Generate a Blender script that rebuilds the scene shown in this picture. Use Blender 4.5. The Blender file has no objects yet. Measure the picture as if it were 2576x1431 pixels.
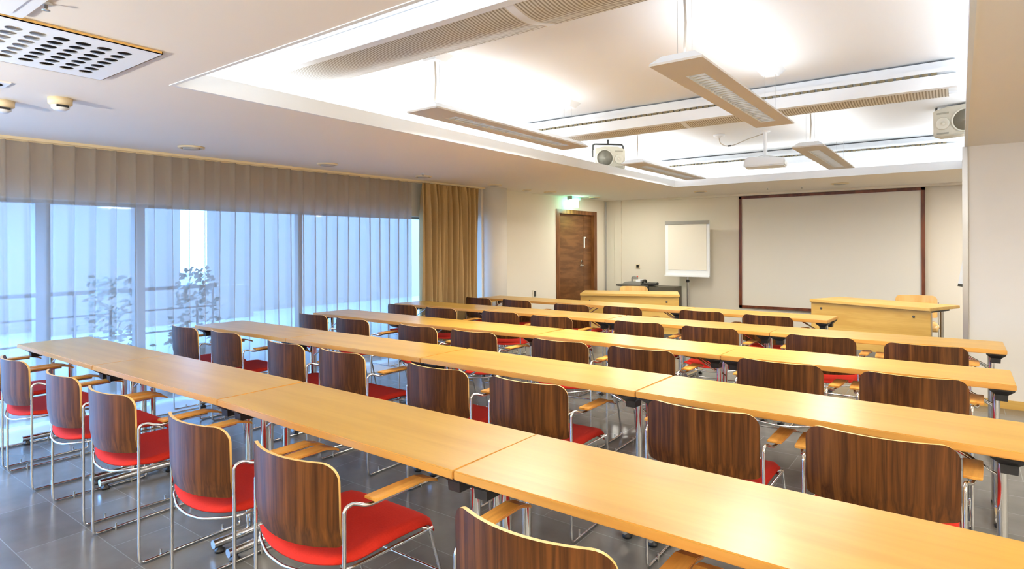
import bpy, bmesh, math, random
from mathutils import Vector, Matrix
PI = math.pi
rnd = random.Random(7)
C = bpy.context.scene.collection

# ---------------------------------------------------------------- camera
cam_d = bpy.data.cameras.new('camera'); cam = bpy.data.objects.new('camera', cam_d); C.objects.link(cam)
YAW, ROLL, EYE = 0.637784, -0.0044056, 1.44
fw = Vector((-math.sin(YAW), math.cos(YAW), 0)); rt = Vector((math.cos(YAW), math.sin(YAW), 0)); up = Vector((0, 0, 1))
r2 = rt*math.cos(ROLL) + up*math.sin(ROLL); u2 = -rt*math.sin(ROLL) + up*math.cos(ROLL)
M = Matrix((r2, u2, -fw)).transposed().to_4x4(); M.translation = Vector((0, 0, EYE)); cam.matrix_world = M
cam_d.sensor_width = 36; cam_d.lens = 1523.5*36/2576; cam_d.shift_y = -(715.5-620.92)/2576; cam_d.clip_start = .02
bpy.context.scene.camera = cam

# ---------------------------------------------------------------- world, lamps, exposure
vs = bpy.context.scene.view_settings
vs.view_transform = 'Standard'; vs.look = 'None'; vs.gamma = 1; vs.exposure = 0.95; vs.use_curve_mapping = False
SKY = 12; COVE = 16; UPL = 3.0; DOWNL = 29; REAR = 32
w = bpy.data.worlds.new('world'); bpy.context.scene.world = w; w.use_nodes = True
bg = w.node_tree.nodes['Background']; bg.inputs[0].default_value = (.20, .47, 1.0, 1); bg.inputs[1].default_value = SKY
cy = bpy.context.scene.cycles
cy.max_bounces = 10; cy.diffuse_bounces = 5; cy.glossy_bounces = 4; cy.transparent_max_bounces = 24; cy.transmission_bounces = 4
cy.sample_clamp_indirect = 6; cy.caustics_reflective = False; cy.caustics_refractive = False; cy.use_denoising = True

def area(name, loc, size, power, col, rot=(0, 0, 0), portal=False, spread=PI):
    d = bpy.data.lights.new(name, 'AREA'); d.shape = 'RECTANGLE'; d.size, d.size_y = size
    d.energy = power; d.color = col; d.spread = spread
    o = bpy.data.objects.new(name, d); C.objects.link(o); o.location = loc; o.rotation_euler = rot
    if portal: d.cycles.is_portal = True
    return o
def LW(y): return -6.04 + .048*(y-1.4)               # the window wall runs slightly askew
LWA = -math.atan(.048)
ZC, ZU = 2.33, 2.83                                   # lower and raised ceiling
OX0, OX1, OY0, OY1 = -3.44, .03, 1.56, 8.76           # opening of the raised ceiling
VX0, VX1, VY0, VY1 = -4.17, .62, 1.0, 9.95            # the void above it
area('window_portal', (LW(3.2)-.32, 3.2, .9), (1.8, 9.4), 1, (1, 1, 1), (0, PI/2, LWA), portal=True)
WW = (1.0, .95, .85); WC = (.96, .98, 1.0)
area('cove_lamp_left', ((VX0+OX0)/2-.1, (VY0+VY1)/2, 2.43), (.12, 8.6), COVE*1.5, WC, (PI, 0, 0))
area('cove_lamp_front', ((OX0+VX1)/2, 9.42, 2.43), (4.2, .12), COVE*1.3, WC, (PI, 0, 0))
area('cove_lamp_back', ((OX0+VX1)/2, 1.27, 2.43), (4.2, .12), COVE*.9, WC, (PI, 0, 0))
area('cove_lamp_right', (.33, (VY0+VY1)/2, 2.43), (.12, 8.4), COVE*1.2, WC, (PI, 0, 0))
for k, (x, y) in enumerate([(1.3, -1.3), (2.9, -1.3), (2.2, 1.6), (2.2, 4.6)]):   # unseen fill added to brighten the rear and right of the room
    area('rear_fill_lamp', (x, y, 2.315), (.6, .6), REAR, WW)
for x, y in [(-3.7, -1.3), (.3, -1.7), (3.2, .6)]: area('rear_up_fill', (x, y, 1.6), (.35, .35), 150, WW, (PI, 0, 0))  # unseen upward fill, added to lift the near ceiling
for x in (-4.7, 1.0, 2.4): area('front_fill_lamp', (x, 9.5, 2.325), (.12, .12), 14 if x < 0 else 30, WW)  # extra fill lamps, added because the front walls were too dark

# ---------------------------------------------------------------- materials
def mat(name, col=(.8, .8, .8), rough=.5, metal=0, spec=.5, emit=None, es=1):
    m = bpy.data.materials.new(name); m.use_nodes = True; b = m.node_tree.nodes['Principled BSDF']
    b.inputs['Base Color'].default_value = (*col, 1); b.inputs['Roughness'].default_value = rough
    b.inputs['Metallic'].default_value = metal; b.inputs['Specular IOR Level'].default_value = spec
    if emit: b.inputs['Emission Color'].default_value = (*emit, 1); b.inputs['Emission Strength'].default_value = es
    return m
def nodes(m): return m.node_tree.nodes, m.node_tree.links, m.node_tree.nodes['Principled BSDF']
def noise_mat(name, c1, c2, scale=8, rough=.6, spec=.3, bump=0, metal=0):
    m = mat(name, c1, rough, metal, spec); N, L, b = nodes(m)
    tc = N.new('ShaderNodeTexCoord'); nz = N.new('ShaderNodeTexNoise'); nz.inputs['Scale'].default_value = scale; nz.inputs['Detail'].default_value = 4
    mx = N.new('ShaderNodeMix'); mx.data_type = 'RGBA'; mx.inputs[6].default_value = (*c1, 1); mx.inputs[7].default_value = (*c2, 1)
    L.new(tc.outputs['Object'], nz.inputs['Vector']); L.new(nz.outputs['Fac'], mx.inputs[0]); L.new(mx.outputs[2], b.inputs['Base Color'])
    if bump:
        bp = N.new('ShaderNodeBump'); bp.inputs['Strength'].default_value = bump; bp.inputs['Distance'].default_value = .002
        L.new(nz.outputs['Fac'], bp.inputs['Height']); L.new(bp.outputs[0], b.inputs['Normal'])
    return m
def wood(name, dark, light, scale, stretch, rough, spec=.5, rings=3.0, contrast=(.3, .72)):
    """grain: noise stretched along one object axis, shifted from copy to copy"""
    m = mat(name, light, rough, 0, spec); N, L, b = nodes(m)
    tc = N.new('ShaderNodeTexCoord'); oi = N.new('ShaderNodeObjectInfo')
    mul = N.new('ShaderNodeVectorMath'); mul.operation = 'SCALE'; mul.inputs['Scale'].default_value = 1
    cmb = N.new('ShaderNodeCombineXYZ'); mr = N.new('ShaderNodeMath'); mr.operation = 'MULTIPLY'; mr.inputs[1].default_value = 19
    L.new(oi.outputs['Random'], mr.inputs[0])
    for i in range(3): L.new(mr.outputs[0], cmb.inputs[i])
    add = N.new('ShaderNodeVectorMath'); L.new(tc.outputs['Object'], add.inputs[0]); L.new(cmb.outputs[0], add.inputs[1])
    mp = N.new('ShaderNodeMapping'); mp.inputs['Scale'].default_value = stretch; L.new(add.outputs[0], mp.inputs['Vector'])
    n1 = N.new('ShaderNodeTexNoise'); n1.inputs['Scale'].default_value = scale; n1.inputs['Detail'].default_value = 5; n1.inputs['Distortion'].default_value = .6
    n2 = N.new('ShaderNodeTexNoise'); n2.inputs['Scale'].default_value = scale*7; n2.inputs['Detail'].default_value = 3
    L.new(mp.outputs[0], n1.inputs['Vector']); L.new(mp.outputs[0], n2.inputs['Vector'])
    sm = N.new('ShaderNodeMath'); sm.operation = 'MULTIPLY'; sm.inputs[1].default_value = rings; L.new(n1.outputs['Fac'], sm.inputs[0])
    pp = N.new('ShaderNodeMath'); pp.operation = 'PINGPONG'; pp.inputs[1].default_value = 1; L.new(sm.outputs[0], pp.inputs[0])
    mixf = N.new('ShaderNodeMath'); mixf.operation = 'MULTIPLY_ADD'; mixf.inputs[1].default_value = .35; L.new(n2.outputs['Fac'], mixf.inputs[0])
    s2 = N.new('ShaderNodeMath'); s2.operation = 'MULTIPLY'; s2.inputs[1].default_value = .65; L.new(pp.outputs[0], s2.inputs[0]); L.new(s2.outputs[0], mixf.inputs[2])
    cr = N.new('ShaderNodeValToRGB'); cr.color_ramp.elements[0].position = contrast[0]; cr.color_ramp.elements[0].color = (*dark, 1)
    cr.color_ramp.elements[1].position = contrast[1]; cr.color_ramp.elements[1].color = (*light, 1)
    L.new(mixf.outputs[0], cr.inputs[0]); L.new(cr.outputs[0], b.inputs['Base Color'])
    return m
M_ceil = noise_mat('ceiling_paint', (.86, .81, .745), (.88, .83, .765), 2, .9, .1)
M_void = mat('raised_ceiling_white', (.80, .82, .84), .85, 0, .1)
M_wall = noise_mat('wall_plaster', (.79, .73, .62), (.81, .75, .64), 3, .85, .15)
M_part = noise_mat('partition_fabric', (.74, .70, .63), (.78, .74, .67), 4, .8, .15)
M_white = mat('white_enamel', (.82, .85, .88), .45)
M_lamp = mat('luminaire_enamel', (.58, .53, .47), .5)
M_dark = mat('black_plastic', (.012, .012, .013), .45)
M_chrome = mat('chrome', (.72, .71, .69), .12, 1)
M_steel = mat('brushed_steel', (.55, .56, .58), .3, 1)
M_tubew = mat('satin_aluminium', (.55, .53, .50), .3, 1)
M_walnut = wood('walnut_veneer', (.034, .0095, .0022), (.19, .068, .014), 3.5, (9, 9, .30), .42, .22, 3.6, (.12, 1.08))
M_edge = mat('birch_edge', (.80, .50, .16), .4)
M_arm = wood('beech_armrest', (.60, .27, .05), (.82, .42, .09), 3, (6, .8, 6), .35)
M_top = wood('beech_tabletop', (.47, .255, .036), (.58, .345, .062), 1.6, (.55, 7, 7), .32, .5, 3.0, (.0, .8))
M_tedge = wood('beech_edging', (.62, .30, .06), (.70, .36, .08), 2, (.6, 8, 8), .35)
M_desk = wood('pale_beech_desk', (.56, .33, .075), (.66, .42, .115), 1.6, (.6, 7, 7), .35, .45)
M_lightwood = wood('light_birch', (.74, .44, .14), (.85, .56, .22), 2, (5, 5, .6), .35)
M_red = noise_mat('red_wool', (.46, .020, .011), (.58, .030, .016), 160, .85, .15, .35)
M_drape = noise_mat('mustard_drape', (.42, .285, .125), (.47, .32, .15), 60, .8, .15)
M_cream = mat('cream_plastic', (.78, .66, .44), .5)
M_grey = mat('grey_plastic', (.30, .29, .26), .5)
M_greyd = mat('dark_grey_laminate', (.06, .058, .05), .5)
M_frame = wood('red_brown_frame', (.10, .022, .006), (.20, .05, .014), 3, (3, 3, .6), .35)
M_door = wood('walnut_door', (.13, .050, .016), (.21, .088, .030), 1.8, (1.0, 1.0, 7), .35, .4, 3)
M_doorf = wood('door_lining_wood', (.14, .045, .012), (.26, .10, .03), 3, (6, 6, .6), .35)
M_screen = mat('projection_cloth', (.76, .72, .63), .7)
M_paper = mat('paper', (.84, .80, .70), .7)
M_stone = mat('white_stone', (.80, .84, .88), .25)
M_hole = mat('dark_duct', (.03, .016, .006), .9)

m = M_sheer = bpy.data.materials.new('sheer_curtain'); m.use_nodes = True; N = m.node_tree.nodes; L = m.node_tree.links
out = N['Material Output']; N.remove(N['Principled BSDF'])
tr = N.new('ShaderNodeBsdfTransparent'); tl = N.new('ShaderNodeBsdfTranslucent'); df = N.new('ShaderNodeBsdfDiffuse')
tl.inputs[0].default_value = (.40, .30, .26, 1); df.inputs[0].default_value = (.76, .70, .58, 1)
mA = N.new('ShaderNodeMixShader'); mA.inputs[0].default_value = .30; mB = N.new('ShaderNodeMixShader'); mB.inputs[0].default_value = .66
L.new(tl.outputs[0], mA.inputs[1]); L.new(df.outputs[0], mA.inputs[2]); L.new(tr.outputs[0], mB.inputs[1]); L.new(mA.outputs[0], mB.inputs[2]); L.new(mB.outputs[0], out.inputs[0])

m = M_glass = bpy.data.materials.new('window_glass'); m.use_nodes = True; N = m.node_tree.nodes; L = m.node_tree.links
out = N['Material Output']; N.remove(N['Principled BSDF']); tr = N.new('ShaderNodeBsdfTransparent'); gl = N.new('ShaderNodeBsdfGlossy'); gl.inputs['Roughness'].default_value = .02
tr.inputs[0].default_value = (.95, .97, .98, 1)
mA = N.new('ShaderNodeMixShader'); mA.inputs[0].default_value = .08
L.new(tr.outputs[0], mA.inputs[1]); L.new(gl.outputs[0], mA.inputs[2]); L.new(mA.outputs[0], out.inputs[0])

m = M_floor = mat('floor_tile', (.2, .17, .13), .24, 0, 1.0); N, L, b = nodes(m)
tc = N.new('ShaderNodeTexCoord'); br = N.new('ShaderNodeTexBrick'); br.offset = .5
br.inputs['Scale'].default_value = 1; br.inputs['Brick Width'].default_value = .6; br.inputs['Row Height'].default_value = .3; br.inputs['Mortar Size'].default_value = .0022
br.inputs['Color1'].default_value = (.135, .132, .122, 1); br.inputs['Color2'].default_value = (.165, .162, .15, 1); br.inputs['Mortar'].default_value = (.24, .25, .25, 1)
nz = N.new('ShaderNodeTexNoise'); nz.inputs['Scale'].default_value = 6; nz.inputs['Detail'].default_value = 6
mx = N.new('ShaderNodeMix'); mx.data_type = 'RGBA'; mx.blend_type = 'MULTIPLY'; mx.inputs[0].default_value = .5
cr = N.new('ShaderNodeValToRGB'); cr.color_ramp.elements[0].position = .3; cr.color_ramp.elements[0].color = (.6, .6, .6, 1); cr.color_ramp.elements[1].position = .75; cr.color_ramp.elements[1].color = (1.1, 1.1, 1.1, 1)
L.new(tc.outputs['Object'], br.inputs['Vector']); L.new(tc.outputs['Object'], nz.inputs['Vector']); L.new(nz.outputs['Fac'], cr.inputs[0])
L.new(br.outputs['Color'], mx.inputs[6]); L.new(cr.outputs[0], mx.inputs[7]); L.new(mx.outputs[2], b.inputs['Base Color'])

m = M_perf = mat('perforated_steel', (.62, .58, .48), .45, .0); N, L, b = nodes(m)        # fine slots of the beam grilles
tc = N.new('ShaderNodeTexCoord'); br = N.new('ShaderNodeTexBrick'); br.offset = 0
br.inputs['Scale'].default_value = 1; br.inputs['Brick Width'].default_value = .02; br.inputs['Row Height'].default_value = .9; br.inputs['Mortar Size'].default_value = .0055
br.inputs['Color1'].default_value = (.30, .26, .19, 1); br.inputs['Color2'].default_value = (.34, .29, .21, 1); br.inputs['Mortar'].default_value = (.70, .67, .59, 1)
L.new(tc.outputs['Object'], br.inputs['Vector']); L.new(br.outputs['Color'], b.inputs['Base Color'])

# ---------------------------------------------------------------- helpers
class MB:
    def __init__(s, mats): s.v = []; s.f = []; s.m = []; s.mats = mats if isinstance(mats, (list, tuple)) else [mats]; s.sm = []
    def add(s, vs, fs, mi=0, smooth=False):
        o = len(s.v); s.v += [tuple(p) for p in vs]
        for f in fs: s.f.append([i+o for i in f]); s.m.append(mi); s.sm.append(smooth)
    def box(s, x0, x1, y0, y1, z0, z1, mi=0):
        vs = [(x, y, z) for z in (z0, z1) for y in (y0, y1) for x in (x0, x1)]
        s.add(vs, [(0, 2, 3, 1), (4, 5, 7, 6), (0, 1, 5, 4), (2, 6, 7, 3), (0, 4, 6, 2), (1, 3, 7, 5)], mi); return s
    def frustum(s, c, a, b, z0, z1, mi=0):
        vs = [(c[0]+sx*h[0], c[1]+sy*h[1], z) for z, h in ((z0, a), (z1, b)) for sy in (-1, 1) for sx in (-1, 1)]
        s.add(vs, [(0, 2, 3, 1), (4, 5, 7, 6), (0, 1, 5, 4), (2, 6, 7, 3), (0, 4, 6, 2), (1, 3, 7, 5)], mi); return s
    def tube(s, pts, r, seg=10, mi=0, caps=True, flat=1.0):
        pts = [Vector(p) for p in pts]; rings = []; n0 = None
        for i, p in enumerate(pts):
            t = (pts[min(i+1, len(pts)-1)]-pts[max(i-1, 0)]).normalized()
            if n0 is None: n0 = t.orthogonal().normalized()
            else: n0 = (n0-t*n0.dot(t)).normalized()
            b = t.cross(n0); rings.append([p+(n0*math.cos(a)+b*math.sin(a)*flat)*r for a in (2*PI*k/seg for k in range(seg))])
        vs = [q for R in rings for q in R]; fs = []
        for i in range(len(rings)-1):
            for k in range(seg): fs.append((i*seg+k, i*seg+(k+1) % seg, (i+1)*seg+(k+1) % seg, (i+1)*seg+k))
        s.add(vs, fs, mi, True)
        if caps: s.add(rings[0], [tuple(range(seg))[::-1]], mi); s.add(rings[-1], [tuple(range(seg))], mi)
        return s
    def lathe(s, c, prof, seg=24, mi=0, axis='z'):
        vs = []; fs = []
        for r, h in prof:
            for k in range(seg):
                a = 2*PI*k/seg; p = (r*math.cos(a), r*math.sin(a), h)
                if axis == 'y': p = (p[0], p[2], p[1])
                if axis == 'x': p = (p[2], p[0], p[1])
                vs.append((c[0]+p[0], c[1]+p[1], c[2]+p[2]))
        for i in range(len(prof)-1):
            for k in range(seg): fs.append((i*seg+k, i*seg+(k+1) % seg, (i+1)*seg+(k+1) % seg, (i+1)*seg+k))
        if prof[0][0] > 0: fs.append(tuple(range(seg))[::-1])
        if prof[-1][0] > 0: fs.append(tuple((len(prof)-1)*seg+k for k in range(seg)))
        s.add(vs, fs, mi, True); return s
    def prism(s, poly, axis, a, b, mi=0):
        n = len(poly)
        def P(p, h): return {'x': (h, p[0], p[1]), 'y': (p[0], h, p[1]), 'z': (p[0], p[1], h)}[axis]
        vs = [P(p, a) for p in poly]+[P(p, b) for p in poly]
        s.add(vs, [tuple(range(n))[::-1], tuple(range(n, 2*n))]+[(i, (i+1) % n, n+(i+1) % n, n+i) for i in range(n)], mi); return s
    def build(s, name, parent=None, bevel=0, segs=2, auto=True):
        me = bpy.data.meshes.new(name); me.from_pydata(s.v, [], s.f); me.update()
        for mm in s.mats: me.materials.append(mm)
        for p, mi, sm in zip(me.polygons, s.m, s.sm): p.material_index = mi; p.use_smooth = sm
        bm = bmesh.new(); bm.from_mesh(me)
        if bevel:
            bmesh.ops.remove_doubles(bm, verts=bm.verts, dist=1e-6)
            es = [e for e in bm.edges if len(e.link_faces) == 2 and e.calc_face_angle(0) > .6]
            bmesh.ops.bevel(bm, geom=es, offset=bevel, segments=segs, affect='EDGES', clamp_overlap=True)
        bmesh.ops.recalc_face_normals(bm, faces=bm.faces); bm.to_mesh(me); bm.free()
        o = bpy.data.objects.new(name, me); C.objects.link(o); o.parent = parent; return o
def tag(o, label=None, cat=None, group=None, kind=None):
    if label: o['label'] = label
    if cat: o['category'] = cat
    if group: o['group'] = group
    if kind: o['kind'] = kind
    return o
def thing(name, label, cat, loc=(0, 0, 0), rz=0, group=None):
    o = bpy.data.objects.new(name, None); C.objects.link(o); o.location = loc; o.rotation_euler = (0, 0, rz); o.empty_display_size = .1
    return tag(o, label, cat, group)
def copy_tree(o, parent=None):
    c = o.copy(); C.objects.link(c); c.parent = parent
    for ch in list(o.children): copy_tree(ch, c)
    return c
def struct(o): o['kind'] = 'structure'; return o
def arc(c, r, a0, a1, n, f): return [f(c[0]+r*math.cos(a0+(a1-a0)*i/n), c[1]+r*math.sin(a0+(a1-a0)*i/n)) for i in range(n+1)]
def fillet(pts, r, n=5):
    """round the corners of a polyline"""
    pts = [Vector(p) for p in pts]; out = [pts[0]]
    for i in range(1, len(pts)-1):
        a, b, c = pts[i-1], pts[i], pts[i+1]; u, v = (a-b), (c-b); d = min(r, u.length*.49, v.length*.49); u.normalize(); v.normalize()
        p, q = b+u*d, b+v*d
        for k in range(n+1):
            t = k/n; out.append(p*(1-t)**2+b*2*t*(1-t)+q*t*t)
    out.append(pts[-1]); return out

# ================================================================ the room
RX, RY0, FY = 4.2, -3.6, 10.8
def FW(x): return FY + .03*(x+2)                         # front wall
struct(MB(M_floor).box(-6.6, RX, RY0, 11.2, -.1, 0).build('floor'))
cl = MB([M_ceil, M_void])
for b in ((-6.75, OX0-.01, RY0, 11.3), (OX1+.01, RX, RY0, 11.3), (OX0-.01, OX1+.01, RY0, OY0-.01), (OX0-.01, OX1+.01, OY1+.01, 11.3)): cl.box(*b, ZC, ZC+.012)
struct(cl.build('ceiling'))
cv = MB([M_void])                                        # fascia, ledge and the raised part with its cove
H1 = ZC+.095
ZB = ZC-.004
cv.box(OX0-.02, OX0, OY0-.02, OY1+.02, ZB, H1).box(OX1, OX1+.02, OY0-.02, OY1+.02, ZB, H1).box(OX0, OX1, OY0-.02, OY0, ZB, H1).box(OX0, OX1, OY1, OY1+.02, ZB, H1)
cv.box(VX0, OX0-.02, VY0, VY1, ZC+.03, ZC+.06).box(OX1+.02, VX1, VY0, VY1, ZC+.03, ZC+.06).box(OX0-.02, OX1+.02, VY0, OY0-.02, ZC+.03, ZC+.06).box(OX0-.02, OX1+.02, OY1+.02, VY1, ZC+.03, ZC+.06)
cv.box(VX0-.05, VX0, VY0, VY1, ZC+.02, ZU).box(VX1, VX1+.05, VY0, VY1, ZC+.02, ZU).box(VX0-.05, VX1+.05, VY0-.05, VY0, ZC+.02, ZU).box(VX0-.05, VX1+.05, VY1, VY1+.05, ZC+.02, ZU)
cv.box(VX0-.05, VX1+.05, VY0-.05, VY1+.05, ZU, ZU+.05)
struct(cv.build('ceiling'))

# left wall: lintel over the windows, plaster beyond the drapes, all on one slightly askew line
def along(mb, y0, y1, d0, d1, z0, z1, mi=0):
    """a slab following the window wall; d = offset into (+) or out of (-) the room"""
    vs = [(LW(y)+d, y, z) for z in (z0, z1) for y in (y0, y1) for d in (d0, d1)]
    mb.add(vs, [(0, 2, 3, 1), (4, 5, 7, 6), (0, 1, 5, 4), (2, 6, 7, 3), (0, 4, 6, 2), (1, 3, 7, 5)], mi); return mb
WZ = 1.86
wl = MB([M_wall])
along(wl, RY0, 7.02, -.30, -.16, WZ, ZC)
DY0, DY1, DZ = 9.02, 10.22, 2.06
along(wl, 7.02, DY0, -.16, 0, 0, ZC); along(wl, DY1, 11.2, -.16, 0, 0, ZC); along(wl, DY0, DY1, -.16, 0, DZ, ZC)
along(wl, 7.02, 7.10, -.50, -.16, 0, ZC)
struct(wl.build('wall_left'))
fwm = MB(M_wall); X0, X1 = -5.9, RX
fwm.add([(x, FW(x)+d, z) for z in (0, ZC) for x in (X0, X1) for d in (0, .15)], [(0, 1, 3, 2), (4, 6, 7, 5), (0, 4, 5, 1), (2, 3, 7, 6), (0, 2, 6, 4), (1, 5, 7, 3)])
struct(fwm.build('wall_front'))
struct(MB(M_wall).box(RX-.001, RX+.15, RY0, 11.4, 0, ZC).build('wall_right'))
struct(MB(M_wall).box(-6.9, RX, RY0-.15, RY0, 0, ZC).build('wall_back'))
# partition closing the right side, with its steel end post and wooden skirting
PY = 6.86
struct(MB(M_part).box(.052, RX, PY, PY+.12, 0, ZC).build('wall_partition'))
struct(MB(M_desk).box(.052, RX, PY-.012, PY, 0, .075).build('baseboard_partition'))
struct(MB(M_steel).box(.012, .052, PY-.02, PY+.12, 0, ZC).build('trim_1', None, .003))
struct(MB(M_steel).box(LW(10.6)+.005, LW(10.6)+.03, 10.60, 10.63, 0, ZC-.02).build('trim_2', None, .003))
tb = MB(M_wall); tb.box(-4.35, .9, FY-.13, FY-.02, ZC-.035, ZC); struct(tb.build('trim_3'))
tt = MB(M_wall); tt.box(-5.42, -5.28, FY-.13, FY-.06, 0, ZC); struct(tt.build('trim_4'))
# round column at the end of the window wall
tag(MB(M_part).lathe((-5.73, 7.26, 0), [(.205, 0), (.205, ZC)], 40).build('round_column'), 'round pale plastered column between the drapes and the walnut door', 'column')

# window: frame, panes and stone threshold
fr = MB(M_grey)
WM = [-3.4, -1.8, -.3, 1.0, 2.52, 4.2, 6.98]
for y in WM: h_ = .024 if y == 4.2 else .042; along(fr, y-h_, y+h_, -.36, -.28, 0, WZ)
along(fr, -3.4, 7.0, -.37, -.27, 0, .06); along(fr, -3.4, 7.0, -.37, -.27, WZ-.03, WZ)
win = struct(fr.build('window_1'))
for a, b in zip(WM, WM[1:]):
    along(MB(M_glass), a+.045, b-.045, -.325, -.315, .06, WZ-.03).build('pane', win)
st = MB(M_stone); along(st, RY0, 7.0, -.28, .44, 0, .006); struct(st.build('trim_5'))
trk = MB(M_cream); along(trk, RY0, 7.05, -.06, .0, ZC-.028, ZC); along(trk, RY0, 7.05, .035, .05, ZC-.022, ZC)
tag(trk.build('curtain_rail'), 'cream ceiling rail the window curtains hang from', 'curtain rail')

# outside: terrace, railing, posts, planting, facade
struct(MB(mat('terrace_paving', (.36, .35, .34), .8)).box(-40, -6.45, -12, 22, -.25, -.12).build('terrace'))
EV = mat('pale_facade', (.31, .245, .205), .8)
struct(MB(EV).box(-8.7, -6.7, 1.6, 16, 2.02, 2.3).build('balcony_soffit'))
tag(MB(EV).box(-14.5, -14.0, 7.3, 45, -.12, 7).build('facade_wall'), 'long pale building wall across the terrace, behind the right sheer curtain', 'wall')
tag(MB(EV).box(-14.5, -14.0, 2.6, 6.45, -.12, 7).build('facade_wall'), 'pale building wall across the terrace, behind the left sheer curtain', 'wall')
tag(MB(EV).box(-13.2, -13.0, 3.6, 7.6, -.12, .62).build('garden_wall'), 'low pale garden wall across the terrace, below the bright gap', 'wall')
M_rail = mat('railing_paint', (.20, .23, .26), .5)
rl = thing('terrace_railing', 'thin metal railing along the terrace outside the windows', 'railing', (-8.2, -1, -.12))
MB(M_rail).tube([(0, -6, 1.05), (0, 5.25, 1.05)], .025).build('top_rail', rl)
MB(M_rail).tube([(0, -6, .78), (0, 5.25, .78)], .012).build('lower_rail', rl)
MB(M_rail).tube([(0, -6, .5), (0, 5.25, .5)], .012).build('lower_rail', rl)
for k in range(8): MB(M_rail).tube([(0, -6+k*1.6, 0), (0, -6+k*1.6, 1.05)], .018).build('post', rl)
tag(MB(M_rail).box(-8.5, -8.36, 2.28, 2.42, -.12, 2.02).build('terrace_post'), 'slim grey post standing on the terrace behind the sheer curtain', 'post')
M_leaf = noise_mat('shrub_leaf', (.26, .32, .30), (.38, .46, .42), 9, .6)
def shrub(x, y, h, label):
    t = thing('terrace_shrub', label, 'shrub', (x, y, -.12), 0, 'shrubs on the terrace')
    fo = MB(M_leaf)
    for k in range(260):
        a = rnd.uniform(0, 2*PI); zz = rnd.uniform(.25, 1)*h; R = .42*math.sqrt(rnd.random())*(1.15-zz/h*.7)
        c = Vector((R*math.cos(a), R*math.sin(a), zz)); d = Vector((rnd.uniform(-1, 1), rnd.uniform(-1, 1), rnd.uniform(-.4, 1))).normalized(); e = d.orthogonal().normalized()
        l = rnd.uniform(.05, .1); fo.add([c-e*.02, c+d*l*.5-e*.03, c+d*l, c+d*l*.5+e*.03], [(0, 1, 2, 3)])
    fo.build('foliage', t); MB(M_dark).tube([(0, 0, .3), (0, 0, h*.7)], .015).build('stem', t)
    MB(M_grey).lathe((0, 0, 0), [(.16, 0), (.22, .34), (.20, .34), (.19, .3), (.01, .3)], 20).build('planter', t)
shrub(-7.6, 2.75, 1.25, 'bushy potted shrub left of the wide window post, behind the sheer curtain')
shrub(-7.7, 3.75, 1.3, 'bushy potted shrub right of the wide window post, behind the sheer curtain')

# curtains
def sheer(y0, y1, z0, z1, name, label, amp=.062, period=.152, off=.0, m=M_sheer, seg=14):
    n = int((y1-y0)/period*seg); vs = []; fs = []; zs = [z0, z0+.5, 1.2, z1]
    for i in range(n+1):
        y = y0+(y1-y0)*i/n; ph = (y/period) % 1.0
        spike = math.exp(-((ph-.5)/.09)**2); ww = .5+.5*math.sin(y*2.1)*math.sin(y*.7+1)
        for z in zs:
            k = (z1-z)/(z1-z0); wob = .012*math.sin(y*9+z*1.3)*k
            vs.append((LW(y)+off-.012+amp*(spike*(1-.35*k*ww))+wob, y+.018*math.sin(y*5+1)*k, z))
    q = len(zs)
    for i in range(n):
        for j in range(q-1): fs.append((i*q+j, (i+1)*q+j, (i+1)*q+j+1, i*q+j+1))
    mb = MB(m); mb.add(vs, fs, 0, True); return tag(mb.build(name), label, 'curtain')
sheer(.95, 2.36, .03, ZC-.03, 'sheer_curtain', 'left sheer floor length curtain in front of the bright terrace window')
sheer(2.37, 5.66, .03, ZC-.03, 'sheer_curtain', 'right sheer floor length curtain ending beside the mustard drape')
def drape():
    y0, y1 = 5.74, 6.86; n = 150; vs = []; fs = []; q = 14
    for i in range(n+1):
        t = i/n
        for j in range(q):
            z = .02+(ZC-.05)*j/(q-1); g = 1-j/(q-1)
            f = 11; ph = 2*PI*f*t+.5*math.sin(7*t+2)
            a = (.060+.02*math.sin(13*t))*(1-.55*max(0, 1-g*9)); d = a*math.sin(ph)+.018*math.sin(2.3*ph+3*g)
            if g < .06: d += .012*math.sin(ph*3.1)
            vs.append((LW(y0+(y1-y0)*t)+.06+d, y0+(y1-y0)*t+.012*math.sin(ph*.5+4*g), z))
    for i in range(n):
        for j in range(q-1): fs.append((i*q+j, (i+1)*q+j, (i+1)*q+j+1, i*q+j+1))
    mb = MB(M_drape); mb.add(vs, fs, 0, True); o = mb.build('blackout_drape')
    return tag(o, 'gathered mustard brown drape hanging beside the round column', 'curtain')
drape()

# door in the left wall
dr = thing('door_1', None, None); dr['kind'] = 'structure'
dr.location = (LW(DY0)-.0, DY0, 0); dr.rotation_euler = (0, 0, LWA)
DW = DY1-DY0
lf = MB(M_door).box(-.10, -.055, .03, DW-.30, .005, DZ-.03).build('door_leaf', dr)
lf2 = MB(M_door).box(-.10, -.055, DW-.295, DW-.03, .005, DZ-.03).build('side_leaf', dr)
lin = MB(M_doorf).box(-.16, .015, -.07, .03, 0, DZ+.04).box(-.16, .015, DW-.03, DW+.07, 0, DZ+.04).box(-.16, .015, .03, DW-.03, DZ-.03, DZ+.04).build('door_lining', dr)
hd = MB(M_chrome).lathe((-.05, DW-.38, 1.09), [(.026, -.005), (.026, .008), (.01, .012), (.01, .05)], 16, 0, 'x').tube([(-.005, DW-.38, 1.09), (-.005, DW-.50, 1.09)], .009).lathe((-.05, DW-.38, 1.17), [(.024, -.005), (.024, .01)], 16, 0, 'x').build('door_handle', lf)
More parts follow.
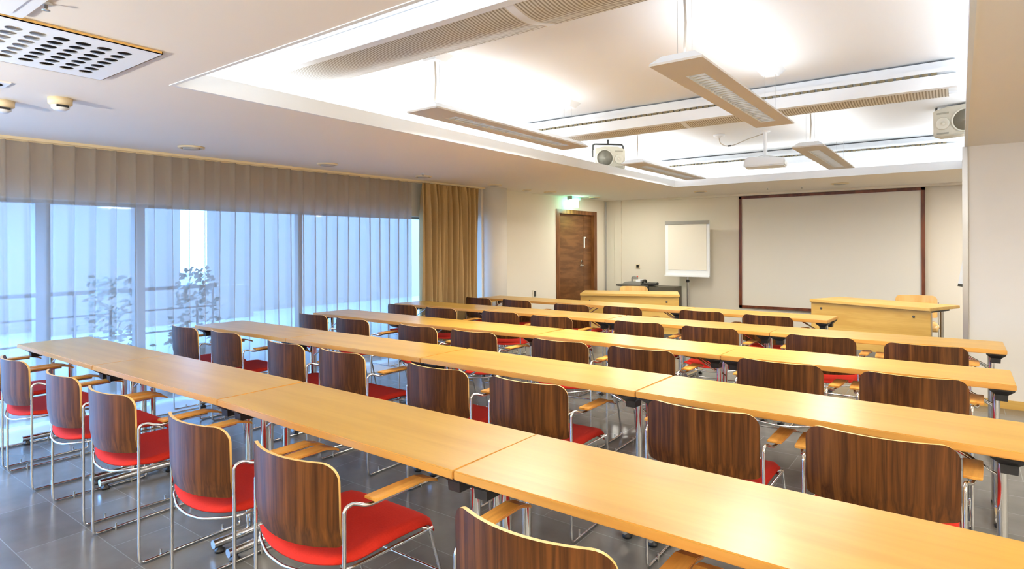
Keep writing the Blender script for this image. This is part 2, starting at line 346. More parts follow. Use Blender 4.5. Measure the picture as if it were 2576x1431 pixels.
MB(M_white).box(-.055, -.048, DW-.29, DW-.255, 1.42, 1.62).box(-.055, -.047, DW-.29, DW-.225, 1.595, 1.62).build('door_bolt_plate', lf2)
tag(MB([M_wall, M_greyd]).box(LW(8.32), LW(8.32)+.012, 8.27, 8.37, .60, .72).box(LW(8.32)+.012, LW(8.32)+.016, 8.29, 8.35, .615, .705, 1).build('wall_socket'), 'small dark double socket low on the wall left of the door', 'socket')
tag(MB([M_cream, M_dark]).box(-4.99, -4.91, FW(-5)-.014, FW(-5), 1.02, 1.10).box(-4.975, -4.925, FW(-5)-.018, FW(-5)-.014, 1.035, 1.085, 1).build('wall_socket'), 'small square dark socket on the front wall above the grey sideboard', 'socket')

# exit sign hanging under the ceiling by the door
ex = thing('exit_sign', 'green lit emergency exit sign box hanging from the ceiling above the door', 'sign', (LW(9.4)+.14, 9.30, ZC), LWA)
MB(M_grey).box(-.05, .05, -.14, .14, -.06, 0).build('housing', ex)
M_exit = mat('exit_glow', (.1, .8, .5), .4, 0, .5, (.35, 1.0, .72), 5)
M_exitw = mat('exit_white', (.9, 1, .95), .4, 0, .5, (.85, 1.0, .93), 6)
sg = MB([M_exit, M_exitw]).box(-.012, .012, -.13, .13, -.20, -.06).box(.012, .0135, -.02, .10, -.185, -.085, 1).box(.012, .0135, -.11, -.05, -.17, -.09, 1).build('sign_panel', ex)
area('exit_glow_lamp', (LW(9.4)+.14, 9.30, ZC-.22), (.03, .22), 1.6, (.5, 1, .8), (0, 0, 0))
area('exit_glow_lamp', (LW(9.4)+.22, 9.30, ZC-.10), (.03, .22), 1.0, (.25, 1, .65), (0, math.radians(120), 0))

# ================================================================ ceiling fittings
M_vent = mat('vent_disc', (.45, .43, .40), .5)
def disc_vent(x, y, r, label, grp='round ceiling vents'):
    t = thing('ceiling_vent', label, 'vent', (x, y, ZC), 0, grp)
    MB(M_cream).lathe((0, 0, 0), [(r, 0), (r*.97, -.012), (r*.80, -.016), (r*.78, -.008), (r*.76, 0)], 32).build('trim_ring', t)
    MB(M_vent).lathe((0, 0, 0), [(r*.66, -.004), (r*.62, -.02), (r*.05, -.024)], 32).build('disc', t); return t
for x, y, r, lb in [(-5.43, 2.60, .108, 'round ceiling vent above the sheer curtain, nearest of the line along the windows'),
    (-5.40, 4.0, .108, 'round ceiling vent above the sheer curtain, second along the windows'),
    (-5.40, 5.43, .105, 'round ceiling vent just before the mustard drape'),
    (-5.37, 6.83, .105, 'round ceiling vent in front of the round column'),
    (-5.45, 7.75, .07, 'small round ceiling vent just beyond the column'),
    (-5.36, 8.28, .105, 'round ceiling vent between the column and the door'),
    (-5.33, 9.70, .10, 'round ceiling vent beside the green exit sign'),
    (-3.40, 9.73, .105, 'round ceiling vent above the flip chart'),
    (-1.39, 9.77, .12, 'round ceiling vent above the right part of the projection screen')]:
    disc_vent(x, y, r, lb)
def sprinkler(x, y, lb):
    t = thing('sprinkler', lb, 'sprinkler', (x, y, ZC), 0, 'sprinkler heads'); t.scale = (.6, .6, .5)
    MB(M_white).lathe((0, 0, 0), [(.035, 0), (.033, -.008), (.012, -.012)], 16).build('escutcheon', t)
    MB(M_chrome).lathe((0, 0, 0), [(.009, -.01), (.009, -.045), (.022, -.048), (.022, -.052), (.002, -.053)], 12).build('head', t)
sprinkler(-2.66, .76, 'small sprinkler head beside the white ceiling hatch')
sprinkler(-5.2, 5.22, 'small sprinkler head below the vent before the mustard drape')
sprinkler(-2.39, 9.85, 'small sprinkler head above the left part of the projection screen')
sprinkler(-1.93, 9.98, 'small sprinkler head above the middle of the projection screen')
def detector(x, y, lb):
    t = thing('smoke_detector', lb, 'smoke detector', (x, y, ZC), 0, 'smoke detectors')
    MB(M_cream).lathe((0, 0, 0), [(.062, 0), (.060, -.035), (.05, -.042)], 28).build('base', t)
    MB([M_white, M_dark]).lathe((0, 0, 0), [(.045, -.04), (.045, -.058), (.03, -.07), (.002, -.072)], 28).box(.0, .047, -.030, .03, -.056, -.044, 1).build('sensor', t)
detector(-4.28, 1.29, 'round cream smoke detector on the ceiling near the curtains')
detector(-4.62, 1.10, 'round cream smoke detector cut off by the left edge of the photo')
# perforated air panel with round holes, dark duct above
def air_panel():
    x0, x1, y0, y1 = -3.60, -2.90, .12, 1.265
    M_pw = mat('panel_white', (.93, .95, .97), .4)
    t = thing('air_grille', 'white ceiling air panel with a grid of round holes and yellow edge', 'air grille', (x0, y0, ZC))
    W, Hh = x1-x0, y1-y0; pl = MB(M_pw); z = -.013; nx, ny = 7, 12; px, py = .0762, .0795; mx = (W-nx*px)/2; my0 = Hh-.07-ny*py
    seg = 20
    for zt in (z, z+.004):
        for i in range(nx):
            for j in range(ny):
                cx, cy_ = mx+(i+.5)*px, my0+(j+.5)*py; r = .0295; ring = []; sq = []
                for k in range(seg):
                    a = 2*PI*(k+.5)/seg; ring.append((cx+r*math.cos(a), cy_+r*math.sin(a), zt))
                    q = max(abs(math.cos(a))/(px/2), abs(math.sin(a))/(py/2)); sq.append((cx+math.cos(a)/q, cy_+math.sin(a)/q, zt))
                pl.add(ring+sq, [(k, (k+1) % seg, seg+(k+1) % seg, seg+k) for k in range(seg)])
                for sx in (-1, 1):
                    for sy in (-1, 1):
                        cands = [p for p in sq if (p[0]-cx)*sx > 0 and (p[1]-cy_)*sy > 0]
                        a_ = min(cands, key=lambda p: abs(abs(p[0]-cx)-px/2)*1e3+abs(abs(p[1]-cy_)-py/2)); b_ = min(cands, key=lambda p: abs(abs(p[1]-cy_)-py/2)*1e3+abs(abs(p[0]-cx)-px/2))
                        pl.add([a_, (cx+sx*px/2, cy_+sy*py/2, zt), b_], [(0, 1, 2)])
    for a in ((0, mx, 0, Hh), (W-mx, W, 0, Hh), (mx, W-mx, 0, my0), (mx, W-mx, my0+ny*py, Hh)): pl.box(*a, z, z+.004)
    pl.build('perforated_plate', t)
    MB(M_edge).box(0, .004, 0, Hh, z, 0).box(W-.004, W, 0, Hh, z, 0).box(0, W, 0, .004, z, 0).box(0, W, Hh-.004, Hh, z, 0).build('edge_trim', t)
    MB([M_hole, M_lamp]).box(.02, W-.02, my0+8.2*py, Hh-.02, -.003, -.001, 0).box(.02, W-.02, .02, my0+8.2*py, -.003, -.001, 1).build('duct_opening', t)
air_panel()
M_pw2 = mat('hatch_white', (.93, .95, .97), .4)
t = thing('access_hatch', 'flat white ceiling hatch at the top left corner of the photo', 'hatch', (-2.87, .1, ZC))
MB([M_pw2]).box(0, .62, 0, .645, -.012, 0).build('hatch_frame', t); MB([M_pw2]).box(.04, .58, .04, .60, -.016, -.012).build('hatch_door', t)
t = thing('recessed_spotlight', 'small square recessed spotlight with a dark round opening by the left edge', 'spotlight', (-4.15, .90, ZC))
MB(M_white).box(-.075, .075, -.075, .11, -.008, 0).build('bezel', t); MB(M_hole).lathe((0, .03, 0), [(.06, -.0095), (.058, -.0085), (.001, -.0085)], 24).build('opening', t)

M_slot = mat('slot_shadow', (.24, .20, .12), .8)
# chilled beams under the raised ceiling
def beam(y0, label, seams, slot=None):
    t = thing('chilled_beam', label, 'chilled beam', (0, y0, 0), 0, 'chilled beams under the raised ceiling')
    xa, xb = -3.92, -.02
    body = MB([M_white, M_dark])
    body.prism([(0, 2.755), (.0, 2.725), (.035, 2.712), (-.01, 2.700), (-.012, 2.604), (.035, 2.600), (.035, 2.65), (.43, 2.66), (.44, 2.64), (.45, 2.64), (.45, 2.815), (.05, 2.815), (.05, 2.755)], 'x', xa, xb)
    body.build('casing', t)
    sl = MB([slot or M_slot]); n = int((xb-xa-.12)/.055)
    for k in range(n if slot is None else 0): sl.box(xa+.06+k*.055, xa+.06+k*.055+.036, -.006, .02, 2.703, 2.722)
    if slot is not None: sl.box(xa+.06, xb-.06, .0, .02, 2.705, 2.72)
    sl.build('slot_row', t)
    gr = MB(M_perf); prof = []
    for i in range(13):
        a = i/12; prof.append((.035+.395*a, 2.606-.030*math.sin(PI*min(1, a*1.15)/1.15*1.0)+.028*a*a))
    xs = [xa+.25]+seams+[xb-.03]
    for s0, s1 in zip(xs, xs[1:]):
        a0, a1 = s0+.02, s1-.02; vs = [(x, p[0], p[1]) for x in (a0, a1) for p in prof]; n = len(prof)
        gr.add(vs, [(i, i+1, n+i+1, n+i) for i in range(n-1)], 0, True)
    gr.build('grille', t)
    cp = MB(M_white)
    for s in seams: 
        vs = [(x, p[0], p[1]-.001) for x in (s-.025, s+.025) for p in prof]; n = len(prof); cp.add(vs, [(i, i+1, n+i+1, n+i) for i in range(n-1)], 0, True)
    vs = []
    for i in range(9):
        a = i/8; x = xa+.27-.25*math.sin(a*PI/2)
        vs += [(x, p[0]*(1-.18*a)+.03*a, 2.655-(2.655-p[1])*math.cos(a*PI/2)) for p in prof]
    n = len(prof); cp.add(vs, [(j*n+i, j*n+i+1, (j+1)*n+i+1, (j+1)*n+i) for j in range(8) for i in range(n-1)], 0, True)
    cp.build('end_cap', t)
    for x in (-3.4, -1.9, -.35): MB(M_white).box(x-.006, x+.006, .2, .23, 2.755, ZU).build('hanger', t)
beam(2.30, 'nearest ceiling beam with a long curved perforated underside', [-1.75], M_white)
beam(5.50, 'middle ceiling beam with a dashed slot and grey grille, behind the two near pendant lights', [-2.1])
beam(9.27, 'farthest ceiling beam with a dashed slot, behind the projector', [-2.0])

# pendant lights
M_tubeglow = mat('tube_glow', (.9, .9, .9), .5, 0, .5, (1, .97, .9), 1.2)
M_louv = mat('louvre_blades', (.62, .62, .60), .35, .5)
def pendant(x, y0, label, L_=2.12):
    t = thing('pendant_light', label, 'light', (x, y0, 0), 0, 'long pendant lights under the raised ceiling')
    hw = .145; z0 = 2.405; hs = MB(M_lamp)
    hs.box(-hw, -.055, 0, L_, z0, z0+.012).box(.055, hw, 0, L_, z0, z0+.012).box(-.055, .055, 0, .30, z0, z0+.012).box(-.055, .055, L_-.20, L_, z0, z0+.012)
    hs.build('housing', t)
    sh = MB(M_white)
    sh.add([(-hw, 0, z0+.012), (hw, 0, z0+.012), (hw, L_, z0+.012), (-hw, L_, z0+.012), (-.09, .04, z0+.055), (.09, .04, z0+.055), (.09, L_-.04, z0+.055), (-.09, L_-.04, z0+.055)],
           [(0, 1, 5, 4), (1, 2, 6, 5), (2, 3, 7, 6), (3, 0, 4, 7)])
    sh.build('reflector_body', t)
    lv = MB(M_louv); n = 30; ya, yb = .30, L_-.20
    for k in range(n+1):
        y = ya+(yb-ya)*k/n; lv.prism([(-.055, z0+.002), (.055, z0+.002), (.055, z0+.04), (-.055, z0+.04)], 'y', y-.006, y+.006)
    for s in (-1, 1): lv.add([(s*.055, ya, z0), (s*.055, yb, z0), (s*.03, yb, z0+.045), (s*.03, ya, z0+.045)], [(0, 1, 2, 3)])
    lv.build('louvre', t)
    lt = MB(M_tubeglow); lt.add([(-.03, ya, z0+.045), (.03, ya, z0+.045), (.03, yb, z0+.045), (-.03, yb, z0+.045)], [(0, 1, 2, 3)]); lt.build('fluorescent_tube', t)
    for i, yy in enumerate((.14, L_-.14)):
        cn = MB(M_white).frustum((0, yy), (.055, .055), (.095, .095), ZU-.05, ZU).build('canopy', t)
        wr = MB(M_steel)
        for s in (-1, 1): wr.tube([(s*.04, yy, ZU-.05), (s*.04, yy, z0+.05)], .0012, 5)
        wr.build('suspension_wire', t)
    MB(M_lamp).tube([(.0, .14, ZU-.05), (.006, .14, 2.65), (-.003, .14, z0+.05)], .007, 8).build('power_cable', t)
    area('pendant_uplight', (x, y0+L_/2, z0+.06), (.14, L_-.2), UPL, WC, (PI, 0, 0))
    area('pendant_downlight', (x, y0+L_/2+.05, z0-.002), (.09, L_-.55), DOWNL, WW, (0, 0, 0), spread=2.9)
# pendants shine up at the raised ceiling and down on the tables
pendant(-3.05, 3.05, 'long pendant light at the near left of the raised ceiling')
pendant(-1.20, 3.06, 'long pendant light at the near right, its louvre seen from below')
pendant(-3.08, 6.52, 'long pendant light at the far left beside the hanging speaker')
pendant(-1.20, 6.48, 'long pendant light at the far right beyond the projector')

# hanging speakers
def speaker(loc, rz, flip, label, tilt=0):
    t = thing('loudspeaker', label, 'speaker', loc, rz, 'horn speakers hung in the raised ceiling')
    W, D, Hh = .40, .20, .27; f = -1 if flip else 1
    M_spk = M_cream2; cb = MB(M_spk)
    cb.prism([(-W/2, -Hh/2), (W/2, -Hh/2), (W/2, Hh/2-.02), (W/2-.10, Hh/2+.02), (-W/2+.12, Hh/2+.02), (-W/2, Hh/2-.01)], 'y', 0, D)
    cb.build('cabinet', t, .008)
    wf = MB([M_spk2, M_spkc]).lathe((-f*.075, -.002, 0), [(.118, .004), (.116, -.012), (.104, -.012), (.102, .0)], 32, 0, 'y')
    wf.lathe((-f*.075, -.002, 0), [(.102, -.004), (.085, .0), (.035, .03), (.03, .015), (.002, .008)], 32, 1, 'y'); wf.build('woofer', t)
    tw = MB([M_spk2, M_spkc]).lathe((f*.115, -.002, -.01), [(.062, .004), (.06, -.010), (.05, -.010), (.02, .005), (.012, -.006), (.001, -.008)], 24, 0, 'y')
    tw.box(f*.115-.05, f*.115+.05, -.008, 0, .085, .10, 1).box(f*.115-.05, f*.115+.05, -.008, 0, -.115, -.10, 1); tw.build('tweeter', t)
    MB(M_greyd).tube(fillet([(-W/2-.005, .1, .02), (-W/2-.005, .1, Hh/2+.06), (W/2+.005, .1, Hh/2+.06), (W/2+.005, .1, .02)], .04), .008, 6, 0, True, 2.0).tube([(0, .1, Hh/2+.06), (0, .1, ZU-loc[2])], .012).build('bracket', t)
M_cream2 = mat('speaker_casing', (.62, .58, .46), .5); M_spk2 = mat('speaker_ring', (.66, .62, .50), .5); M_spkc = mat('speaker_cone', (.36, .33, .25), .5)
speaker((-3.62, 7.02, 2.575), YAW+.15, False, 'loudspeaker hung at the left side of the raised ceiling, woofer left of tweeter')
speaker((-.03, 7.35, 2.655), -.30, True, 'loudspeaker with a black bracket at the right edge of the raised ceiling')

# projector on its ceiling pole
pj = thing('projector', 'white projector hanging from a ceiling pole before the screen', 'projector', (-1.90, 7.72, 2.44), .12)
MB(M_white).prism([(-.23, -.05), (.23, -.05), (.235, .02), (.18, .045), (-.02, .05), (-.17, .075), (-.22, .03)], 'y', -.15, .16).build('case', pj, .012)
MB(M_greyd).lathe((-.12, .16, .0), [(.04, 0), (.04, .025), (.03, .025), (.028, .01), (.001, .01)], 20, 0, 'y').build('lens', pj)
MB(M_white).box(.0, .22, -.156, -.15, -.035, .02).build('rear_panel', pj)
MB(M_white).tube([(0, 0, .12), (0, 0, ZU-2.44)], .022, 14).lathe((0, 0, ZU-2.44), [(.06, 0), (.06, -.012), (.02, -.02)], 20).build('ceiling_pole', pj)
MB(M_white).tube([(0, 0, .14), (.0, 0, .07)], .03, 10).tube([(-.13, -.09, .055), (0, 0, .09), (.12, .09, .05)], .012, 6).tube([(-.13, .09, .055), (0, 0, .09), (.12, -.09, .05)], .012, 6).box(-.05, .05, -.05, .05, .05, .075).build('mount', pj)
cb = thing('projector_cable', 'thin cable looping under the ceiling from an outlet to the projector pole', 'cable', (-2.42, 7.62, ZU))
pts = [Vector((0, 0, -.04)), Vector((.01, .0, -.11)), Vector((.07, .01, -.15)), Vector((.16, .03, -.15)), Vector((.34, .06, -.08)), Vector((.51, .10, -.03))]
MB(M_lamp).tube(fillet(pts, .05, 4), .006, 8).build('cord', cb)
MB(M_white).lathe((0, 0, 0), [(.07, 0), (.065, -.025), (.03, -.035), (.02, -.045)], 20).build('outlet', cb)
MB(M_greyd).box(.10, .14, .01, .03, -.158, -.142).build('connector', cb)

# ================================================================ front of the room
def sc(x, z): return (x, z)
sx0, sx1, sz0, sz1 = -3.08, -.42, .375, 2.292; sy = FY-.03
scr = thing('projection_screen', 'wide pale projection screen in a red brown wooden frame on the front wall', 'screen', (0, sy, 0))
MB(M_frame).box(sx0, sx0+.045, -.03, .02, sz0, sz1).box(sx1-.045, sx1, -.03, .02, sz0, sz1).box(sx0, sx1, -.03, .02, sz1-.045, sz1).box(sx0, sx1, -.03, .02, sz0, sz0+.045).build('frame', scr)
MB(M_screen).box(sx0+.045, sx1-.045, -.012, .02, sz0+.045, sz1-.045).build('screen_cloth', scr)
fl = thing('flip_chart', 'white flip chart on a pole stand left of the screen', 'flip chart', (-3.88, 10.42, 0))
MB(M_white).box(-.40, .40, 0, .02, .90, 1.88).build('board', fl, .006)
MB(M_paper).box(-.345, .345, -.008, -.001, 1.02, 1.83).build('paper_pad', fl)
MB(M_grey).box(-.395, .395, -.02, .0, 1.825, 1.885).build('clamp_bar', fl)
MB(M_white).prism([(-.045, .90), (0, .90), (0, .92), (-.045, .93)], 'x', -.40, .40).build('pen_tray', fl)
MB(M_tubew).tube([(0, .03, .05), (0, .03, .90)], .018, 12).build('pole', fl); MB(M_dark).lathe((0, .03, .80), [(.026, 0), (.03, .02), (.026, .05)], 14).build('clamp_knob', fl)
for k in range(5): a = 2*PI*k/5; MB(M_tubew).tube([(0, .03, .08), (.28*math.cos(a), .03+.28*math.sin(a), .02)], .014, 8).build('leg', fl)
f2 = thing('flip_chart', 'tilted white flip chart mostly hidden behind the partition edge', 'flip chart', (-.03, 9.3, 0))
b_ = MB(M_white).box(0, .70, 0, .02, 0, .95).build('board', f2); b_.location = (0, 0, .96); b_.rotation_euler = (math.radians(-8), math.radians(9), 0)
tr_ = MB(M_greyd).box(0, .70, -.05, 0, -.03, 0).build('pen_tray', f2); tr_.location = (0, 0, .96); tr_.rotation_euler = (math.radians(-8), math.radians(9), 0)
MB(M_tubew).tube([(.1, .06, .0), (.3, .14, 1.7)], .014, 8).build('leg', f2); MB(M_tubew).tube([(.75, .06, .0), (.45, .14, 1.7)], .014, 8).build('leg', f2); MB(M_tubew).tube([(.4, .6, 0), (.4, .16, 1.7)], .014, 8).build('leg', f2)

def desk(loc, rz, label, L_=1.42, D_=.66):
    t = thing('presenter_desk', label, 'desk', loc, rz, 'presenter desks facing the rows')
    MB([M_desk, M_tedge]).box(0, L_, 0, D_, .715, .75).build('desktop', t, .004)
    MB(M_desk).box(.004, L_-.01, .03, .052, .18, .712).build('modesty_panel', t)
    for x in (.14, L_-.18):
        for z in (.64, .33): MB(M_greyd).lathe((x, .03, z), [(.014, .001), (.014, -.006), (.004, -.008)], 12, 0, 'y').build('bolt_cap', t)
    for x in (.07, L_-.07):
        lg = MB(M_tubew).tube([(x, .15, .03), (x, .15, .70)], .02, 10).build('leg', t); MB(M_tubew).tube([(x, .40, .03), (x, .40, .70)], .02, 10).build('leg', t)
        MB(M_dark).box(x-.025, x+.025, .10, .52, .69, .715).build('bracket', t); MB(M_tubew).tube([(x, .04, .022), (x, .60, .022)], .02, 10).build('foot', t)
    return t
desk((-4.52, 7.78, 0), math.radians(23.5), 'pale beech presenter desk on the left, before the walnut door')
desk((-1.575, 8.58, 0), math.radians(-23.5), 'pale beech presenter desk on the right, before the screen')

def side_board():
    t = thing('sideboard', 'low dark grey sideboard with a rounded left end in the front corner', 'sideboard', (-4.62, 10.35, 0), .03)
    pts = [(.12, -.22), (.12, .25), (-.35, .25)]+[(-.35+.235*math.cos(a), .015+.235*math.sin(a)) for a in (PI/2+PI*k/10 for k in range(11))]
    MB(M_greyd).prism(pts, 'z', .71, .735).build('top', t); MB(M_greyd).box(-.33, .10, -.18, .22, .02, .71).build('cabinet', t)
    MB(M_grey2).box(.13, .58, -.2, .22, 0, .72).build('side_unit', t)
M_grey2 = mat('grey_laminate', (.10, .085, .06), .5)
side_board()
ph = thing('desk_telephone', 'black desk telephone on the grey sideboard', 'telephone', (-4.50, 10.28, .736), .1)
MB(M_dark).prism([(-.11, 0), (.11, 0), (.11, .05), (-.11, .03)], 'x', -.09, .11).build('body', ph, .006)
MB(M_dark).tube(fillet([(-.12, -.10, .05), (-.12, -.06, .085), (-.12, .07, .085), (-.12, .11, .05)], .03), .02, 8).build('handset', ph)
MB(M_grey).box(-.02, .09, .05, .1, .04, .052).build('display', ph)
dv = thing('document_camera', 'small grey document camera on the grey sideboard beside the telephone', 'device', (-4.86, 10.30, .736), -.05)
MB(M_grey).prism([(-.17, 0), (.2, 0), (.2, .04), (.17, .06), (-.1, .055), (-.17, .02)], 'y', -.1, .12).build('base', dv, .005)
MB(M_grey).tube(fillet([(-.02, 0, .05), (-.02, 0, .14), (.05, 0, .15)], .03), .014, 8).box(.02, .09, -.03, .03, .10, .15).build('arm', dv)
MB(M_white).box(.10, .19, -.08, .08, .06, .10).build('light_unit', dv); MB(mat('red_cap', (.7, .1, .06), .5)).lathe((.09, 0, .14), [(.014, 0), (.014, .025)], 10).build('switch', dv)

# ================================================================ chairs
def chair(name, label, group, m_back, m_edge, m_seat, arms=True):
    t = thing(name, label, 'chair', (0, 0, 0), 0, group)
    W, zb, zt, rT, rB, th = .232, .510, .772, .056, .016, .012
    xs = [-W]+[-W+rT*(1-math.cos(a)) for a in (PI/2*k/7 for k in range(1, 8))]+[(-W+rT)+(2*W-2*rT)*k/14 for k in range(1, 14)]
    xs += [-x for x in xs[:8][::-1]]
    nz = 8; bk = MB([m_back, m_edge]); F = []; R = []
    for x in xs:
        a = abs(x)-(W-rT); top = zt-(rT-math.sqrt(max(0, rT*rT-a*a)) if a > 0 else 0)
        a2 = abs(x)-(W-rB); bot = zb+(rB-math.sqrt(max(0, rB*rB-a2*a2)) if a2 > 0 else 0)-.012*(1-(x/W)**2)
        y = -.066*(1-(x/W)**2)
        nrm = Vector((.1*x/W/W, -1, 0)).normalized()
        for j in range(nz+1):
            z = bot+(top-bot)*j/nz; yy = y-.006*((z-zb)/(zt-zb))+.010*max(0, (zb+.06-z)/.06)
            F.append((x, yy+.004, z)); R.append((x-nrm.x*-th, yy+.004+nrm.y*th, z))
    n = len(xs); q = nz+1
    def G(o, flipf): return [(o+i*q+j, o+(i+1)*q+j, o+(i+1)*q+j+1, o+i*q+j+1) for i in range(n-1) for j in range(nz)]
    bk.add(F+R, G(0, 0)+G(n*q, 1), 0, True)
    rim = []
    per = [i*q for i in range(n)]+[(n-1)*q+j for j in range(1, q)]+[i*q+nz for i in range(n-2, -1, -1)]+[j for j in range(nz-1, 0, -1)]
    A_ = F+R; np_ = len(per)
    bk.add([A_[i] for i in per]+[A_[n*q+i] for i in per], [(i, (i+1) % np_, np_+(i+1) % np_, np_+i) for i in range(np_)], 1, False)
    b = bk.build('backrest', t)
    # seat: padded sheet with a waterfall front and dished rear
    sw, y0, y1 = .232, .0, .475; nx, ny = 16, 18; T = []; B = []
    for j in range(ny+1):
        v = j/ny
        for i in range(nx+1):
            u = -1+2*i/nx
            cu = math.copysign(abs(u)**.9, u)
            wv = sw*(1-.10*max(0, (v-.75)/.25)**2-.05*max(0, (.2-v)/.2)**2)
            yb = y0-.045*(1-u*u)*max(0, 1-v*2.5); yf = y1-.035*abs(u)**4*max(0, (v-.7)/.3)
            y = y0+(yf-y0)*v+(yb-y0); ed = min(1, (1-abs(u))/.10)*min(1, v/.05)*min(1, (1-v)/.05)
            h = .438+.012*math.sin(PI*min(1, v*1.05))-.010*(1-u*u)*math.sin(PI*v)-.045*max(0, (v-.80)/.20)**2+.018*max(0, (.25-v)/.25)**2-.018*(1-u*u)*max(0, (.3-v)/.3)
            T.append((cu*wv, y, h+.020*math.sqrt(max(0, ed))*1.0)); B.append((cu*wv*.985, y0+(yf-y0)*v*.99+(yb-y0)+.002, h-.006))
    st = MB(m_seat); k = nx+1; o2 = len(T)
    fcs = [(j*k+i, j*k+i+1, (j+1)*k+i+1, (j+1)*k+i) for j in range(ny) for i in range(nx)]
    st.add(T+B, fcs+[tuple(a+o2 for a in f[::-1]) for f in fcs], 0, True)
    per = list(range(k))+[j*k+nx for j in range(1, ny+1)]+[ny*k+i for i in range(nx-1, -1, -1)]+[j*k for j in range(ny-1, 0, -1)]
    for a, b2 in zip(per, per[1:]+per[:1]): st.f.append([a, a+o2, b2+o2, b2]); st.m.append(0); st.sm.append(True)
    st.build('seat', t)
    # rim rod under the seat
    rp = [(-.236, .40, .424), (-.240, .02, .436), (-.20, -.012, .430), (-.10, -.046, .412), (0, -.054, .406), (.10, -.046, .412), (.20, -.012, .430), (.240, .02, .436), (.236, .40, .424)]
    MB(M_chrome).tube(fillet(rp, .03, 3), .0055, 8).build('seat_rim', t)
    # side frames: armrest bend, rear upright, floor runner, front leg
    for s in (-1, 1):
        X = .247*s
        if arms: start = [(X+s*.030, .30, .628), (X+s*.030, .135, .628), (X+s*.020, .075, .622), (X+s*.001, .035, .640), (X, .002, .632)]
        else: start = [(X, .004, .70)]
        pts = start+[(X, .000, .05), (X, .004, .0075), (X, .495, .0075), (X-s*.003, .452, .20), (X-s*.010, .385, .427), (X-s*.03, .37, .430)]
        f_ = MB(M_chrome).tube(fillet(pts, .030, 5), .0065, 10).build('side_frame', t)
        for yy in (.10, .40): MB(M_tubew).tube([(X-s*.012, yy, .0), (X-s*.012, yy, .034)], .0045, 8).tube([(X-s*.012, yy, .012), (X, yy, .010)], .004, 6).build('stacking_stud', f_)
        if arms:
            A = []; prof = [(.085, -.006, .036), (.10, -.006, .038), (.20, -.005, .042), (.30, -.004, .044), (.345, -.003, .044), (.365, .0, .040)]
            am = MB(M_arm); vs = []
            for (yy, a_, b_) in prof:
                zz = .642-(.012 if yy > .33 else 0)-(.010 if yy > .35 else 0)
                for z in (zz-.005, zz+.005): vs += [(X+s*(a_+.0), yy, z), (X+s*(b_+.012), yy, z)]
            fc = [(0, 1, 3, 2), (4*len(prof)-4, 4*len(prof)-2, 4*len(prof)-1, 4*len(prof)-3)]
            for i in range(len(prof)-1):
                p = 4*i; fc += [(p, p+4, p+5, p+1), (p+2, p+3, p+7, p+6), (p, p+2, p+6, p+4), (p+1, p+5, p+7, p+3)]
            am.add(vs, fc); am.build('armrest', t, .002)
    MB(M_chrome).tube([(-.244, .440, .25), (.244, .440, .25)], .0055, 8).build('stretcher', t)
    return t

ROWN = ['nearest', 'second', 'middle', 'fourth', 'farthest']
ORD = ['first', 'second', 'third', 'fourth', 'fifth', 'sixth', 'seventh', 'eighth']
CH = [(1.19, [-5.295, -4.68, -3.90, -3.25, -2.42, -1.78, -.84, -.225]),
      (2.515, [-5.378, -4.762, -3.87, -3.245, -2.38, -1.76, -.88, -.238]),
      (3.72, [-5.28, -4.62, -3.745, -3.135, -2.318, -1.70, -.852, -.205]),
      (4.965, [-5.29, -4.63, -3.84, -3.19, -2.31, -1.676, -.842, -.197]),
      (6.17, [-5.15, -4.52, -3.65, -3.038, -2.16, -1.50])]
YO = {0: [0, 0, .01, 0, 0, 0, .02, 0], 1: [.01, .04, 0, 0, -.015, -.008, .008, 0], 2: [.02, -.015, -.025, -.008, -.017, 0, .035, .03], 3: [0, -.04, .012, -.02, .045, .045, .012, -.02], 4: [.035, .03, -.08, 0, .04, -.015]}
base = None
for r, (yy, xs) in enumerate(CH):
    for k, cx in enumerate(xs):
        lab = f"walnut backed armchair with red seat at the {ROWN[r]} table row, {ORD[k]} from the curtains"
        if base is None: o = base = chair('armchair', lab, 'x', M_walnut, M_edge, M_red)
        else: o = copy_tree(base)
        o['label'] = lab; o['group'] = f"armchairs along the {ROWN[r]} row of tables"
        o.location = (cx, yy+YO[r][k], 0); o.rotation_euler = (0, 0, math.radians(rnd.uniform(-2.2, 2.2)+(-4 if r == 4 and k < 2 else 0)))
# pale chairs behind the presenter desks, facing the room
pc = chair('birch_chair', 'pale birch chair behind the left presenter desk', 'pale chairs behind the presenter desks', M_lightwood, M_lightwood, M_lightwood, False)
pc.location = (-4.19, 8.90, 0); pc.rotation_euler = (0, 0, PI+math.radians(23))
p2 = copy_tree(pc); p2['label'] = 'pale birch chair behind the right presenter desk'; p2.location = (-.458, 9.215, 0); p2.rotation_euler = (0, 0, PI+math.radians(5))
pc.scale = p2.scale = (.94, 1, 1.04)

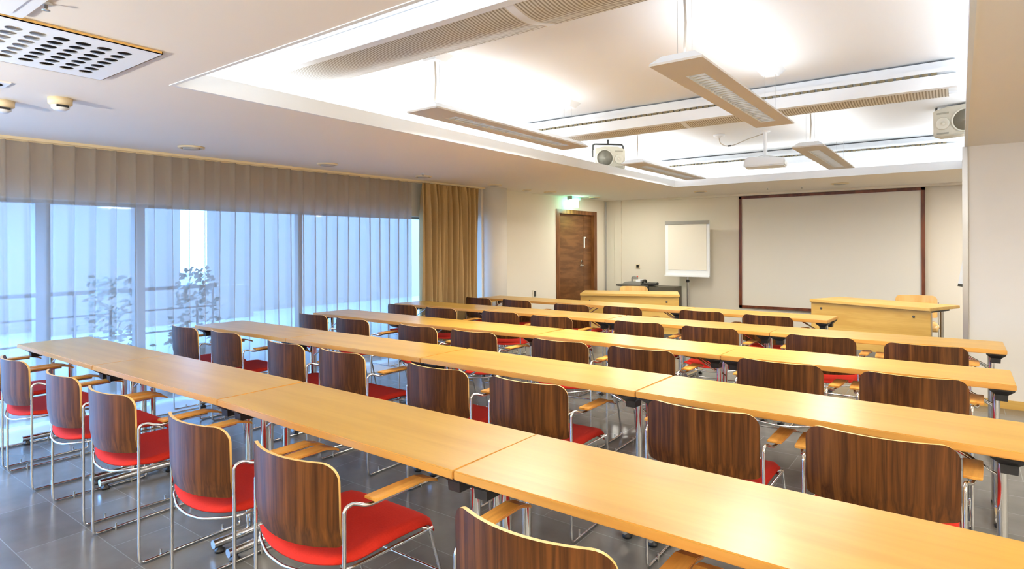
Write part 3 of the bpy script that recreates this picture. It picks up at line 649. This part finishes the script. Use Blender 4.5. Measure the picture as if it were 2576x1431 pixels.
# ================================================================ training tables
TL, TD = 1.44, .462
def table(label):
    t = thing('training_table', label, 'table')
    MB([M_top, M_tedge]).box(0, TL-.003, 0, TD, .7105, .74).build('tabletop', t, .0035)
    tp = t.children[0]
    for p in tp.data.polygons:
        if abs(p.normal.z) < .5: p.material_index = 1
    for s, X in ((0, .065), (1, TL-.068)):
        d = 1 if s == 0 else -1
        for yy in (.20, .315):
            MB(M_chrome).tube([(X-.008, yy, .045), (X-.008, yy, .69)], .017, 12).build('leg', t)
        for ya, yb in ((.03, .17), (.30, .435)):
            MB(M_dark).frustum((X-d*.01, (ya+yb)/2), (.026, .035), (.050, (yb-ya)/2), .672, .698).frustum((X-d*.01, (ya+yb)/2), (.050, (yb-ya)/2), (.054, (yb-ya)/2), .698, .7105).frustum((X-d*.01, (ya+yb)/2), (.024, .033), (.026, .035), .64, .672).build('bracket', t)
        MB(M_chrome).box(X-.012, X+.012, .15, .33, .672, .690).build('cross_rail', t)
        ft = MB(M_chrome).tube([(X, .012, .045), (X, .445, .045)], .020, 14).build('foot', t)
        for yy in (.045, .41): MB(M_dark).lathe((X, yy, 0), [(.022, 0), (.024, .012), (.012, .018), (.012, .03)], 14).build('glide', ft)
        MB(M_chrome).tube([(X, .20, .58), (X+d*.22, .20, .705)], .006, 8).tube([(X, .30, .55), (X+d*.25, .30, .705)], .006, 8).build('folding_brace', t)
    return t
SE = [([-5.60, -4.19, -2.763, -1.279, .165], [1.413, 1.418, 1.436, 1.412, 1.405]),
      ([-5.595, -4.19, -2.748, -1.264, .19], [2.70, 2.712, 2.728, 2.700, 2.655]),
      ([-5.61, -4.212, -2.718, -1.24, .224], [3.965, 3.925, 3.955, 3.908, 3.909]),
      ([-5.70, -4.23, -2.74, -1.24, .248], [5.21, 5.20, 5.19, 5.154, 5.164]),
      ([-5.36, -3.92, -2.46, -1.0], [6.46, 6.42, 6.36, 6.285])]
tb0 = None
for r, (xs, ys) in enumerate(SE):
    n = len(xs)-1
    for k in range(n):
        pos = 'beside the curtains' if k == 0 else ('at the right end' if k == n-1 else ('second from the curtains' if k == 1 else 'third from the curtains'))
        lab = f"narrow beech training table in the {ROWN[r]} row, {pos}"
        if tb0 is None: o = tb0 = table(lab)
        else: o = copy_tree(tb0)
        o['label'] = lab; o['group'] = f"training tables of the {ROWN[r]} row"
        dx, dy = xs[k+1]-xs[k], ys[k+1]-ys[k]
        o.location = (xs[k], ys[k], 0); o.rotation_euler = (0, 0, math.atan2(dy, dx)); o.scale = (math.hypot(dx, dy)/TL, 1, 1)
